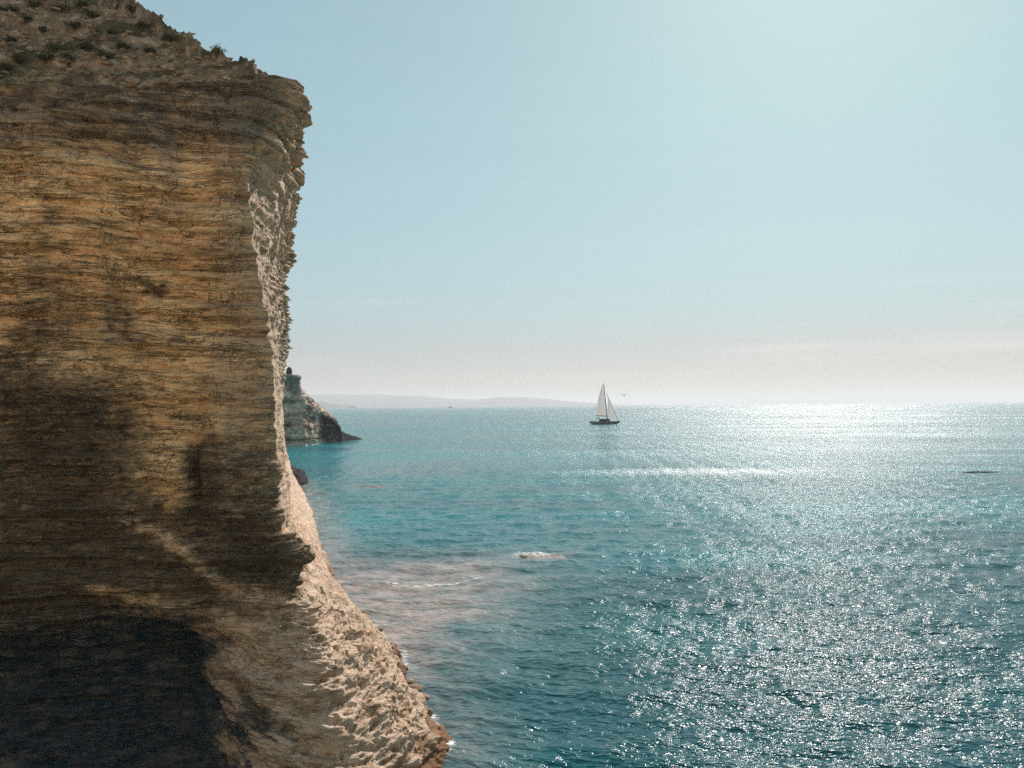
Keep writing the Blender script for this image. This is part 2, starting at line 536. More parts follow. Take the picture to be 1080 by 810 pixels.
# image position of each point, for placing stains and painted shade measured on the photograph's wall
SPX = 540 + F * X / Y
SPY = 427 + (540 - SPX) * .0068 - F * (Z - CAMZ) / Y
side = sstep(39.9, 40.35, u)[None, :] * np.ones_like(Z)                  # 1 on the sun-facing side
skirt = sstep(6.6, 4.6, Z) * sstep(36.0, 37.4, u)[None, :] * sstep(90, 60, u)[None, :] + 0 * Z
skirt = np.clip(skirt + .0, 0, 1)
cap = sstep(19.6, 21.4, Z - DZ[None, :])
ledge_z = 5.35 + .35 * pn(X * .55, zero_like_x := 0 * X, zero_like_x + .3) + .18 * pn(X * 1.7, zero_like_x, zero_like_x + 5.3)
ub = 1.1 * pn(X * .5, Z * .5, zero_like_x + 3.7) + .6 * pn(X * 1.6, Z * 1.6, zero_like_x + 8.7)
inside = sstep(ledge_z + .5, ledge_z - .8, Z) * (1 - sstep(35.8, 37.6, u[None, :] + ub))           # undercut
Pw = B.copy()
wz = .55 * fbm(B, (.12, .12, .12), 2, seed=3) + .035 * X
zt = Z + wz
zs = Z + .34 * (X + 8) + .1 * fbm(B, (.5, .5, .5), 2, seed=31)           # tilted beds of the buttress
zero = np.zeros_like(Z)
big = fbm(B, (.22, .22, .18), 3, seed=1)
lay1 = fbm(np.stack([X * .18, Y * .18, zt], -1), (1, 1, .9), 3, .55, seed=7)
lay2 = fbm(np.stack([X * .35, Y * .35, zt * 4.2], -1), (1, 1, 1), 3, .6, seed=13)
lay3 = fbm(np.stack([X * 1.5, Y * 1.5, zt * 9.0], -1), (1, 1, 1), 3, .6, seed=19)
rough = fbm(B, (1.1, 1.1, 1.6), 5, .55, seed=23)
rid = fbm(B, (1.3, 1.3, 1.5), 5, .6, seed=29, ridged=True)
rid2 = fbm(np.stack([X, Y, zs * 1.6], -1), (.55, .55, 1.0), 4, .6, seed=33, ridged=True)
layb = fbm(np.stack([X * .5, Y * .5, zs * 3.0], -1), (1, 1, 1), 4, .6, seed=37)
msk = sstep(-.25, .35, fbm(B, (.35, .35, .5), 3, seed=41))
s1 = np.tanh(6 * fbm(np.stack([X * .12, Y * .12, zt * 1.5], -1), (1, 1, 1), 3, .5, seed=201))
s2 = np.tanh(5 * fbm(np.stack([X * .28, Y * .28, zt * 4.6], -1), (1, 1, 1), 3, .55, seed=203))
s3 = np.tanh(4 * fbm(np.stack([X * 1.7, Y * 1.7, zt * 11.0], -1), (1, 1, 1), 2, .6, seed=207))
pit = sstep(.10, .38, fbm(B, (2.6, 2.6, 4.2), 3, .6, seed=211))
blk = np.tanh(5 * fbm(B, (.75, .75, 1.5), 3, .5, seed=213))
wallD = .30 * big + .19 * s1 + (.085 + .06 * cap) * s2 * (.25 + msk) + .020 * s3 * (.35 + msk) + .05 * rough - .11 * pit + .07 * lay1
t1 = np.tanh(5 * fbm(np.stack([X * .35, Y * .35, zs * 1.7], -1), (1, 1, 1), 3, .5, seed=221))
t2 = np.tanh(4 * fbm(np.stack([X * .9, Y * .9, zs * 5.5], -1), (1, 1, 1), 3, .6, seed=223))
t3 = np.tanh(4 * fbm(np.stack([X * 2.2, Y * 2.2, zs * 12.], -1), (1, 1, 1), 2, .6, seed=227))
skD = .42 * big + .17 * t1 + .10 * t2 * (.4 + msk) + .05 * t3 + .12 * rough + .05 * (rid - .35) - .14 * pit
caveD = .35 * big + .25 * rough + .12 * s1 + .08 * s2 - .1 * pit
D = wallD * (1 - skirt) + skD * skirt
D = D * (1 - inside) + caveD * inside
# vertical fluting on the sun-facing wall
flu = fbm(np.stack([Y * 1.6, zero, Z * .22], -1), (1, 1, 1), 4, .55, seed=47)
wallside = side * (1 - skirt)
D = D - .6 * wallside * (1 - cap) * (wallD - .30 * big - .05 * rough)
D = D + wallside * ((.13 * flu + .05 * rough) * (1 - .5 * cap) - (.10 + .26 * sstep(43.5, 52, u)[None, :]) * sstep(20.5, 18, Z))
D = D + side * cap * (.22 * blk + .10 * s2 + .10 * rough)
# chunky ledges and bites along the receding side
chk = np.tanh(3.5 * fbm(B, (.42, .30, .42), 4, .55, seed=301)) * .30 + np.tanh(6 * fbm(B, (.9, .7, .8), 2, .5, seed=303)) * .10
D = D + side * sstep(10, 15, Z) * sstep(41.0, 44, u)[None, :] * (chk - .08) * (.6 + .9 * sstep(48, 70, u)[None, :])
# knobbly overhanging blocks along the far rim
kn = sstep(.05, .35, fbm(B, (.35, .16, .28), 3, seed=53)) * side * sstep(14, 20, Z) * sstep(46, 56, u)[None, :]
D = D + kn * (.42 + .26 * blk + .12 * s2 + .22 * rough)
# slabs and shallow recesses on the front wall
front_w = (1 - side) * (1 - inside) * (1 - skirt)
sl = pn(SPX * .013 + 4, SPY * .006, zero + 2.5) + .5 * pn(SPX * .03 + 4, SPY * .012, zero + 7.5)
D = D + front_w * .16 * np.tanh(6 * sl)
# dark vertical crack and the steps each side of it
D = D - front_w * .55 * blob(SPX, SPY, 208, 505, 6, 45)
D = D + front_w * .16 * sstep(.0, 14, SPX - (150 + .10 * (SPY - 360))) * sstep(560, 500, SPY) * sstep(330, 380, SPY)
# the diagonal bank of debris crossing the foot of the wall
bank_y = np.interp(SPX, [120, 150, 190, 215, 245, 280, 330], [545, 553, 574, 596, 622, 632, 640])
bank = np.exp(-((SPY - bank_y) / 11) ** 2) * sstep(115, 150, SPX) * sstep(338, 318, SPX)
bank = bank * (.7 + .5 * sstep(-.1, .25, fbm(np.stack([SPX / 16, SPY / 8, 0 * Z], -1), (1, 1, 1), 4, .6, seed=231)))
bank2 = blob(SPX, SPY, 118, 622, 30, 9) + .8 * blob(SPX, SPY, 175, 632, 40, 4)
D = D + front_w * (.28 * bank + .30 * bank2)
D = D * (1 - .6 * np.exp(-((u - 39.8) / .8) ** 2)[None, :] * sstep(8, 9.5, Z) * sstep(21, 19.5, Z))
Pd = B + Nn * D[..., None]
# beds bite in plan as well, so ledge edges cast real shade
Pd[..., 2] += .05 * fbm(B, (1.4, 1.4, 1.4), 3, seed=61) * (1 - inside)

# --- stains and painted shade, measured as patches on the rock
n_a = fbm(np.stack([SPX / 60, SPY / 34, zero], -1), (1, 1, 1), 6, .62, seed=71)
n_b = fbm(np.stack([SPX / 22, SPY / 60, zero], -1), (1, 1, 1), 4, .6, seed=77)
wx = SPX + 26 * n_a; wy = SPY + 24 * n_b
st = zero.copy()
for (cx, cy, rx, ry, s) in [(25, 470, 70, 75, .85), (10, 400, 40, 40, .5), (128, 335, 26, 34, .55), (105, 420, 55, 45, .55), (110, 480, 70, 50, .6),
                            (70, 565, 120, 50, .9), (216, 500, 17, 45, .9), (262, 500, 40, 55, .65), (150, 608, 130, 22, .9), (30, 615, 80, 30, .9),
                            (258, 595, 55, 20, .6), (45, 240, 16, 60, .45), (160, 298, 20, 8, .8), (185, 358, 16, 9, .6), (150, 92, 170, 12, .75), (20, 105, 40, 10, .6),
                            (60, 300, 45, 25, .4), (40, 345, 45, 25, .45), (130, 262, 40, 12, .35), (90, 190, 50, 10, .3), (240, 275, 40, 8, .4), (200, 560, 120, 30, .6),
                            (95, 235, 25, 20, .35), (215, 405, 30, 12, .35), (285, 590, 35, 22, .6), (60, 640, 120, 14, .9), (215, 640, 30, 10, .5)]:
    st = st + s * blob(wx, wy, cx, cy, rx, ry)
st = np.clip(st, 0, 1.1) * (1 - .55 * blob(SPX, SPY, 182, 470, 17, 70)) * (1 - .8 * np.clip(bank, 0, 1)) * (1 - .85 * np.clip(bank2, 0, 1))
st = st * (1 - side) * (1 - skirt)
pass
crust_shade = (1 - side) * np.maximum(.85 * sstep(8.2, 5.8, Z + 1.2 * n_a) * (1 - .7 * np.clip(bank2 + bank, 0, 1)), 1.05 * inside) * (1 - skirt)  # darkens the wall foot; shade of the undercut painted in
st = np.maximum(st, crust_shade)
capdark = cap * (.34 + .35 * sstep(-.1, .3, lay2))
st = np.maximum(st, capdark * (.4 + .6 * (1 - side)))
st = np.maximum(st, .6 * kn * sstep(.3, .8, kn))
# buttress: crust patches that paint in the shade of its left half
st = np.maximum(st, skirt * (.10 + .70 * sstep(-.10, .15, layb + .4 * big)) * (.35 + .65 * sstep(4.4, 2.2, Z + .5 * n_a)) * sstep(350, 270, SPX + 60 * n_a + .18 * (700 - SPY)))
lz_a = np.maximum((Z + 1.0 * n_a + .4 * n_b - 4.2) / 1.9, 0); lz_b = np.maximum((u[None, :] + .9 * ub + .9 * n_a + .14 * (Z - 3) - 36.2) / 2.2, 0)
lowz = sstep(1.05, .45, np.hypot(lz_a, lz_b))  # lower left corner, its deep shade painted into the colour
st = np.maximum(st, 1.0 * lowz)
pale = np.clip(wallside * (1.0 - .45 * cap) + skirt * (.80 + .25 * sstep(-.3, .2, rid - .2)) + .45 * bank * front_w + .4 * np.clip(bank2, 0, 1) * front_w * sstep(-.2, .2, n_a), 0, 1)  # sun-facing side painted paler to look sunlit; debris bank paler too
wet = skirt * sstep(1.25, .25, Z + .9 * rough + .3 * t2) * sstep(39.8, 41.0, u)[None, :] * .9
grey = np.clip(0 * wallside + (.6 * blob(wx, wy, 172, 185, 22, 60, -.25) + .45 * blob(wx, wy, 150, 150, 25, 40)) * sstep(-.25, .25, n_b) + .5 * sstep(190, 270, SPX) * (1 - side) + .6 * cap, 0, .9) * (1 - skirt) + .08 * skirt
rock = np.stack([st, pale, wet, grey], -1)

nr, nc = Z.shape
# curl the rim back under the scree slope
inl = []
ci = np.array([-60.0, 80.0])
for off_, dz_ in ((.35, .10), (.9, .05), (2.2, -.6)):
    nx, ny = -Nn[-1, :, 0], -Nn[-1, :, 1]
    ln = np.hypot(nx, ny) + 1e-9
    R_ = Pd[-1].copy()
    R_[:, 0] += nx / ln * off_; R_[:, 1] += ny / ln * off_; R_[:, 2] += dz_
    inl.append(R_)
Pall = np.concatenate([Pd, np.stack(inl)], 0)
rall = np.concatenate([rock, np.repeat(rock[-1:], 3, 0)], 0)
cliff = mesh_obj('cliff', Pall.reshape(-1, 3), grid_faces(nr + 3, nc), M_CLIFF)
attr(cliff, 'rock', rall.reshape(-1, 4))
low = np.clip(np.maximum(inside, lowz) + skirt * sstep(4.0, 2.4, Z) * sstep(340, 270, SPX + .22 * (740 - SPY)) * sstep(-.25, .1, layb + .5 * big) * .9, 0, 1)  # mask of the painted blue-black shade
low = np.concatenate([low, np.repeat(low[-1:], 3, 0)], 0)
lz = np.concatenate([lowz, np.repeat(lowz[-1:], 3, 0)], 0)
attr(cliff, 'rock_low_shade', np.stack([low, lz, low, 1 + 0 * low], -1).reshape(-1, 4))
tag(cliff, 'tall layered ochre limestone sea cliff filling the left of the view', 'cliff', kind='structure')

# ------------------------------------------------------------------ the scree slope above the rim
rim = np.stack([RIMX, RIMY, RIMZ], -1)
keep = np.concatenate([np.arange(0, len(u), 6), [len(u) - 1]])
rim = rim[keep]


def rim_dist(px_, py_):
    """signed distance (+ inland) to the rim polyline and rim height there"""
    best = np.full(px_.shape, 1e9); zz_ = np.zeros(px_.shape); sg = np.ones(px_.shape)
    for i in range(len(rim) - 1):
        ax, ay, az = rim[i]; bx, by, bz = rim[i + 1]
        ex, ey = bx - ax, by - ay
        L = ex * ex + ey * ey + 1e-12
        t = np.clip(((px_ - ax) * ex + (py_ - ay) * ey) / L, 0, 1)
        dx, dy = px_ - (ax + t * ex), py_ - (ay + t * ey)
        dd = dx * dx + dy * dy
        m = dd < best
        best = np.where(m, dd, best); zz_ = np.where(m, az + t * (bz - az), zz_)
        sg = np.where(m, np.sign(ex * (py_ - ay) - ey * (px_ - ax) + 1e-9), sg)
    return np.sqrt(best) * sg, zz_


def hill_z(e, rz):
    e2 = np.maximum(e, 0)
    h = .58 * np.minimum(e2, 1.6) + .91 * np.clip(e2 - 1.6, 0, 12) + .15 * np.maximum(e2 - 13.6, 0)
    return rz + h


gx = np.concatenate([np.linspace(-58, -24, 70, endpoint=False), np.linspace(-24, -5, 330)])
gy = np.concatenate([np.linspace(16, 21, 30, endpoint=False), np.linspace(21, 38, 300, endpoint=False), np.geomspace(38, 152, 110)])
GX, GY = np.meshgrid(gx, gy)
# coarse distance field, then the detailed surface
E, RZ = rim_dist(GX, GY)
Hb = np.stack([GX, GY, hill_z(E, RZ)], -1)
hn = .30 * fbm(Hb, (.5, .5, .2), 5, .55, seed=81) + .10 * (fbm(Hb, (.9, .9, .3), 4, .5, seed=83, ridged=True) - .3) + .26 * np.tanh(5 * fbm(Hb, (.12, .12, 1.3), 3, .55, seed=84)) + .09 * np.tanh(6 * fbm(Hb, (1.1, 1.1, .6), 3, .55, seed=86)) + .10 * fbm(Hb, (3, 3, 1), 3, .6, seed=85)
ledge = .22 * np.tanh(3 * np.sin(2 * math.pi * (E * .75 + .5 * fbm(Hb, (.2, .2, .2), 3, seed=87)))) * sstep(4.5, 1.5, E)
HZ = Hb[..., 2] - .18 + (hn + ledge) * sstep(-.2, .8, E) - .6 * sstep(.25, -.6, E)
scr = fbm(np.stack([GX, GY, HZ], -1), (.45, .45, .45), 4, .6, seed=91)
scrub = sstep(.02, .20, scr) * sstep(.6, 1.6, E) * .8
dirt = sstep(.15, .4, fbm(np.stack([GX, GY, HZ], -1), (.3, .3, .3), 3, seed=95)) * .7
idx = np.arange(GX.size).reshape(GX.shape)
fc = grid_faces(*GX.shape)
EK = E - .15 - .55 * sstep(26.2, 31, GY) * sstep(-9.5, -8.2, GX + .3 * (GY - 26))
ok = (EK.ravel()[fc] > 0).all(1)
fc = fc[ok]
usedv = np.unique(fc); remap = np.full(GX.size, -1); remap[usedv] = np.arange(len(usedv))
hv = np.stack([GX, GY, HZ], -1).reshape(-1, 3)[usedv]
hill = mesh_obj('cliff_top', hv, remap[fc], M_HILL)
attr(hill, 'rock', np.stack([scrub, dirt, 0 * dirt, 1 + 0 * dirt], -1).reshape(-1, 4)[usedv])
tag(hill, 'steep grey rubble slope with scrub above the cliff rim', 'slope', kind='structure')

from mathutils.bvhtree import BVHTree
hill_bvh = BVHTree.FromPolygons([tuple(v) for v in hv.tolist()], remap[fc].tolist())


def hit_hill(px, py):
    r = ray(px, py)
    h = hill_bvh.ray_cast(Vector((0, 0, CAMZ)), Vector(r).normalized())
    return h[0]


# loose stones: one uncountable spread
def stone_verts(n=1):
    bm = bmesh.new()
    bmesh.ops.create_icosphere(bm, subdivisions=1, radius=1.0)
    v = np.array([p.co[:] for p in bm.verts]); f = np.array([[q.index for q in p.verts] for p in bm.faces])
    bm.free()
    return v, f


sv, sf = stone_verts()
allv, allf = [], []
cnt = 0
for k in range(6500):
    x = rng.uniform(-22, -6); y = rng.uniform(22, 40)
    i = np.searchsorted(gx, x) - 1; j = np.searchsorted(gy, y) - 1
    e = E[j, i]
    if e < .15 or e > 13: continue
    s = rng.uniform(.03, .09) * (1 + 2.2 * (rng.random() ** 4))
    v = sv * (1 + .35 * rng.standard_normal((len(sv), 1))) * np.array([1, rng.uniform(.6, 1), rng.uniform(.35, .7)]) * s
    a = rng.uniform(0, 6.28); c_, s_ = math.cos(a), math.sin(a)
    v = v @ np.array([[c_, s_, 0], [-s_, c_, 0], [0, 0, 1]]) + np.array([x, y, HZ[j, i] + .25 * s])
    allv.append(v); allf.append(sf + cnt * len(sv)); cnt += 1
scree = mesh_obj('scree', np.concatenate(allv), np.concatenate(allf), M_STONE, smooth=False)
tag(scree, 'small loose grey stones scattered over the slope above the cliff', 'scree', kind='stuff')


# ------------------------------------------------------------------ shrubs on the slope
def mat_leaf(name, lo, hi):
    t = NT(name)
    n = t.noise(t.pos(), 3.0, 3)
    t.bsdf(t.mix(n, lo, hi), .8, None, .2)
    return t.m


M_LEAF = mat_leaf('scrub_leaf', (.036, .038, .020), (.10, .10, .055))
M_DRY = mat_leaf('dry_scrub_leaf', (.09, .075, .045), (.20, .17, .10))
M_TWIG = paint('twig_bark', (.09, .07, .05), .9)


def make_shrub(loc, r, h, leaf, nleaf, seed):
    rr = random.Random(seed)
    root = empty('shrub', loc)
    bm = bmesh.new()
    tips = []
    for k in range(9):
        a = rr.uniform(0, 6.28); sp = rr.uniform(.15, 1) * r
        p2 = Vector((math.cos(a) * sp, math.sin(a) * sp, h * rr.uniform(.5, .95)))
        mid = Vector((p2.x * .4, p2.y * .4, p2.z * .6))
        tube(bm, [(p2.x * .05, p2.y * .05, -.12), mid, p2], [.022, .015, .006], 5)
        tips += [mid, p2, (mid + p2) / 2]
    bm_obj('stems', bm, M_TWIG, root)
    bm = bmesh.new()
    for k in range(nleaf):
        c = rr.choice(tips) + Vector((rr.gauss(0, r * .22), rr.gauss(0, r * .22), rr.gauss(0, h * .16)))
        if c.z < .02: c.z = rr.uniform(.02, h * .4)
        s = rr.uniform(.018, .045)
        d1 = Vector((rr.gauss(0, 1), rr.gauss(0, 1), rr.gauss(0, 1))).normalized()
        d2 = d1.orthogonal().normalized()
        vs = [bm.verts.new(c + d1 * s), bm.verts.new(c + d2 * s * .5), bm.verts.new(c - d1 * s), bm.verts.new(c - d2 * s * .5)]
        bm.faces.new(vs)
    bm_obj('foliage', bm, leaf, root, smooth=False)
    return root


spots = [(12, 44), (30, 22), (45, 34), (62, 12), (80, 30), (98, 18), (118, 36), (140, 14), (60, 55), (92, 52), (20, 66), (38, 8), (8, 12), (128, 52), (150, 30), (160, 56), (72, 66), (5, 74), (180, 44), (110, 62), (85, 8), (48, 64)]
k = 0
for (px, py) in spots:
    p = hit_hill(px, py)
    if p is None: continue
    k += 1
    sh = make_shrub((p.x, p.y, p.z - .03), random.uniform(.18, .42), random.uniform(.16, .34), M_LEAF, 620, 100 + k)
    tag(sh, 'low dark scrub clump among grey rubble on the slope above the cliff', 'shrub', 'scrub clumps above the cliff rim')
p = hit_hill(234, 53.5) or hit_hill(230, 57)
if p is not None:
    sh = make_shrub((p.x, p.y, p.z - .03), .28, .32, M_DRY, 330, 77)
    tag(sh, 'thin dry shrub standing on the skyline of the rubble slope', 'shrub')

# ------------------------------------------------------------------ unseen shore under and behind the camera, its rise added to bounce light
cx_ = np.linspace(-190, 120, 150); cv = np.linspace(0, 1, 90)
CX, CV = np.meshgrid(cx_, cv)
edge_y = np.interp(CX, [-190, -70, -48, -30, -14, 0, 20, 60, 120], [40, 22, 12, 2, -3.5, -1.2, -6, -14, -30])
CYY = edge_y - np.where(CV < .3, CV / .3 * 2.5, 2.5 + ((CV - .3) / .7) ** 1.5 * 150)
back = edge_y - 2.5 - CYY
CZ = np.where(CV < .3, -1.5 + 11.6 * (CV / .3) ** .7, 10.1 + .55 * np.clip(back - 3, 0, 60) + .1 * np.clip(back - 63, 0, 100))
CP = np.stack([CX, CYY, CZ], -1)
CZ = CZ + (.5 * fbm(CP, (.12, .12, .12), 5, .55, seed=141)) * sstep(0, .4, CV) * sstep(2, 8, np.hypot(CX, CYY))
CYY = CYY + 1.4 * fbm(CP, (.15, .05, .25), 4, .55, seed=143) * sstep(4, 12, np.abs(CX))
shore = mesh_obj('unseen_bounce_coast', np.stack([CX, CYY, CZ], -1).reshape(-1, 3), grid_faces(*CX.shape)[:, ::-1], mat_rock('bounce_shore_limestone', (.40, .31, .21), (.64, .51, .37), .95, .8))
tag(shore, 'pale limestone shore that the view is taken from, unseen rise added to bounce light', 'shore', kind='structure')

# ------------------------------------------------------------------ rocks
def rock(name, loc, size, mat, seed, sub=4, amp=.35, flat=0.0, rz=0.0):
    bm = bmesh.new()
    bmesh.ops.create_icosphere(bm, subdivisions=sub, radius=1.0)
    v = np.array([p.co[:] for p in bm.verts])
    n = fbm(v + seed * 3.7, (1.3, 1.3, 1.3), 5, .55, seed=seed)
    n2 = fbm(v + seed, (3, 3, 6), 3, .5, seed=seed + 9)
    v = v * (1 + amp * n + .12 * n2)[:, None] * np.array(size)
    c_, s_ = math.cos(rz), math.sin(rz)
    v = v @ np.array([[c_, s_, 0], [-s_, c_, 0], [0, 0, 1]])
    for p, q in zip(bm.verts, v): p.co = q
    o = bm_obj(name, bm, mat)
    o.location = loc
    return o


q = at(312, 500, 124)
tag(rock('shore_rock', (q[0] - 2.6, 124, .4), (4.0, 8, 2.5), M_DARKROCK, 2, 5), 'dark wet rock jutting from behind the foot of the cliff wall', 'rock')
q = on_sea(572, 587)
tag(rock('reef_rock', (q[0], q[1], -.45), (2.6, 1.7, .40), M_REEF, 5, 5, .95), 'brown reef rock awash with white foam out in the bay', 'rock')
q = on_sea(1037, 498)
tag(rock('reef_rock', (q[0], q[1], -.33), (4.2, 1.6, .50), M_DARKROCK, 8, 5, .4), 'long dark rock barely breaking the surface at the far right', 'rock')
q = on_sea(392, 513.5)
tag(rock('reef_rock', (q[0], q[1], -.24), (2.0, 1.1, .34), M_REEF, 12, 5, .5), 'small pale reef rock awash just off the cliff side', 'rock')

# boulders along the foot of the sunlit side
M_SHORE = mat_rock('ochre_shore_rock', (.10, .055, .028), (.42, .29, .18), .85, 3.0)
foot = [(470, 792), (462, 770), (452, 752), (447, 738), (432, 722), (424, 706), (420, 692), (410, 682), (396, 664), (380, 652), (368, 640), (458, 802), (438, 730), (466, 781)]
for i, (px, py) in enumerate(foot):
    q = on_sea(px, py)
    r_ = random.uniform(.16, .42)
    tag(rock('boulder', (q[0] + random.uniform(-.15, .2), q[1], r_ * random.uniform(-.1, .25)), (r_ * random.uniform(.8, 1.4), r_, r_ * random.uniform(.5, .8)), M_SHORE, 40 + i, 3, .45, 0, random.uniform(0, 3)),
        'small ochre boulder at the waterline along the sunlit foot of the cliff', 'boulder', 'boulders along the foot of the cliff')

# ------------------------------------------------------------------ far headland
hp = np.array([[120, 396, 232], [200, 397, 234], [262, 400, 236], [296, 407, 238], [308, 408, 240], [316, 410, 242], [324, 412.5, 244], [328, 417, 246], [334, 424, 249],
               [339, 429, 252], [345, 433, 256], [352, 439, 261], [357, 444, 265], [360.5, 450, 268], [363, 455, 272], [367, 457.2, 277], [374, 459.4, 284], [382, 462, 291], [389, 464.6, 297]])
ns = 240
tt = np.linspace(0, 1, ns) ** .8
hpx = np.interp(tt, np.linspace(0, 1, 50), np.interp(np.linspace(0, 1, 50), [0, .35, 1], [120, 296, 389]))
hy_ = np.interp(hpx, hp[:, 0], hp[:, 1]); hd = np.interp(hpx, hp[:, 0], hp[:, 2])
top = at(hpx, hy_, hd + 3.0)
ht = top[:, 2]; hx = top[:, 0]
hv_, ha = [], []
prof = [(0, 0), (.015, .10), (.03, .35), (.05, .6), (.085, .85), (.14, .97), (.25, 1.0), (.6, .93), (.85, .6), (1, 0)]
nv = 170
pt = np.linspace(0, 1, nv)
pk = np.linspace(0, 1, len(prof))
po = np.interp(pt, [0, .08, .22, .36, .48, .56, .64, .8, .92, 1], [a[0] for a in prof]); pz = np.interp(pt, [0, .08, .22, .36, .48, .56, .64, .8, .92, 1], [a[1] for a in prof])
thick = np.interp(hpx, [120, 310, 345, 374, 389], [40, 30, 17, 9, 4])
HX = hx[None, :] - .28 * po[:, None] * thick[None, :]
HY = hd[None, :] + po[:, None] * thick[None, :]
HZz = -1.5 + (ht + 1.5)[None, :] * pz[:, None]
HP = np.stack([HX, HY, HZz], -1)
hnrm = -grid_normals(HP)
cpt = np.stack([hx[None, :].repeat(nv, 0), hd[None, :].repeat(nv, 0) + thick[None, :] * .5, HZz * .5], -1)
sgn = np.sign(np.sum(hnrm * (HP - cpt), -1, keepdims=True)); sgn = np.where(np.median(sgn) < 0, -1, 1)
hd_disp = 1.3 * fbm(HP, (.10, .10, .10), 4, .55, seed=101) + 1.0 * (fbm(HP, (.22, .22, .3), 5, .6, seed=103, ridged=True) - .3) + .7 * fbm(np.stack([HX * .06, HY * .06, HZz * .55], -1), (1, 1, 1), 3, .6, seed=107)
amp = np.clip((ht + 1.5) / 14, .12, 1)[None, :] * sstep(-1.5, .5, HZz)
# sheltered recess in the outer arm
rec = sstep(331, 340, hpx)[None, :] * sstep(365, 355, hpx)[None, :] * sstep(.42, .12, po[:, None] * 4) * sstep(.9, .7, pz[:, None])
HP = HP + hnrm * sgn * (hd_disp * amp)[..., None]
HP[..., 1] += 4.5 * rec
ipx = 540 + F * HP[..., 0] / HP[..., 1]
ipy = 429 - F * (HP[..., 2] - CAMZ) / HP[..., 1]
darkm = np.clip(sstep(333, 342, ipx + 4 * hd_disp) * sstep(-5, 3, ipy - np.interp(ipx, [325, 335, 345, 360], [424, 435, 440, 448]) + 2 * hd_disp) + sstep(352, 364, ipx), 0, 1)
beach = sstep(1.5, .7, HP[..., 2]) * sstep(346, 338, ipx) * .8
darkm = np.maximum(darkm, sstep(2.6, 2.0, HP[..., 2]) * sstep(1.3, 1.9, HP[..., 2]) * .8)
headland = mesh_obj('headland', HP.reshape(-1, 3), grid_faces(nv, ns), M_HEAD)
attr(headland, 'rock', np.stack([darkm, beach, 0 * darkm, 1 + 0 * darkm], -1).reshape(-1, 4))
# cap the ends so that it is closed
tag(headland, 'distant pale limestone headland with a dark low outer tip', 'headland', kind='structure')
# flat-topped outcrop and the knob on it
nseg, nlev = 64, 40
zk = np.linspace(0, 1, nlev)
rk = np.interp(zk, [0, .25, .5, .7, .8, .92, 1.0], [1.25, 1.08, .98, 1.0, 1.14, 1.10, .75])
ang = np.linspace(0, 2 * math.pi, nseg, endpoint=False)
cpt = at(307, 411, 247)
tpz = at(305.5, 395.3, 247)[2]
ov = np.stack([np.cos(ang)[None] * rk[:, None] * 2.75, np.sin(ang)[None] * rk[:, None] * 3.2, (zk[:, None] * (tpz - cpt[2] + 1.0) - 1.0) * np.ones((1, nseg))], -1)
n_ = fbm(ov, (.5, .5, 1.4), 4, .6, seed=111)
ov[..., :2] *= (1 + .16 * n_)[..., None]
ofc = np.concatenate([grid_faces(nlev, nseg, wrap=True)])
ovf = np.concatenate([ov.reshape(-1, 3), [[0, 0, tpz - cpt[2] + .12]]])
topi = len(ovf) - 1
caps = np.array([[(nlev - 1) * nseg + i, (nlev - 1) * nseg + (i + 1) % nseg, topi, topi] for i in range(nseg)])
oc = mesh_obj('rock_outcrop', ovf, [tuple(f) for f in ofc.tolist()] + [tuple(f[:3]) for f in caps.tolist()], mat_rock('weathered_caprock', (.05, .045, .038), (.30, .27, .215), .95, .8))
oc.location = cpt
tag(oc, 'flat topped round outcrop with an overhanging rim on the far headland', 'rock')
kb = rock('standing_stone', (at(305, 394, 247)[0], 247, tpz + .95), (.9, .85, 1.45), mat_rock('dark_knob_rock', (.02, .018, .015), (.09, .08, .065), .95, 1.2), 21, 3, .25)
tag(kb, 'small dark upright knob on top of the flat outcrop', 'rock')

# ------------------------------------------------------------------ far coast hills
def coast(name, pts, d, depth, label, seed):
    a = np.array(pts, float)
    n, m = 160, 30
    px = np.linspace(a[0, 0], a[-1, 0], n)
    yy = np.interp(px, a[:, 0], a[:, 1])
    tp = at(px, yy, d + depth * .5)
    h = np.maximum(tp[:, 2], 1.0)
    v = np.linspace(0, 1, m)
    bell = np.sin(math.pi * v) ** .8
    XX = tp[:, 0][None] * (1 + 0 * v[:, None]); YY = d + depth * v[:, None] + 0 * px[None]
    ZZ = h[None] * bell[:, None] - 1e-3
    Q = np.stack([XX, YY, ZZ], -1)
    ZZ = ZZ + h[None] * .16 * bell[:, None] * fbm(Q, (.0027, .0027, .0015), 4, .55, seed=seed)
    Q[..., 2] = np.where((v[:, None] > 0) & (v[:, None] < 1), ZZ, -.3)
    o = mesh_obj(name, Q.reshape(-1, 3), grid_faces(m, n), M_COAST)
    tag(o, label, 'hills', kind='structure')


coast('hills', [(250, 424), (300, 418), (340, 416.2), (370, 415.8), (410, 417), (440, 417.2), (470, 420), (500, 421.5), (530, 418.8), (550, 418.6), (575, 420.5), (600, 423), (625, 425.4), (650, 426.6)], 9500, 1500, 'pale blue hazy hills on the horizon left of the sailboat', 5)
coast('hills', [(270, 427), (320, 422), (338, 423.4), (356, 426.4), (372, 428.2)], 6000, 500, 'lower pale ridge just right of the headland', 9)

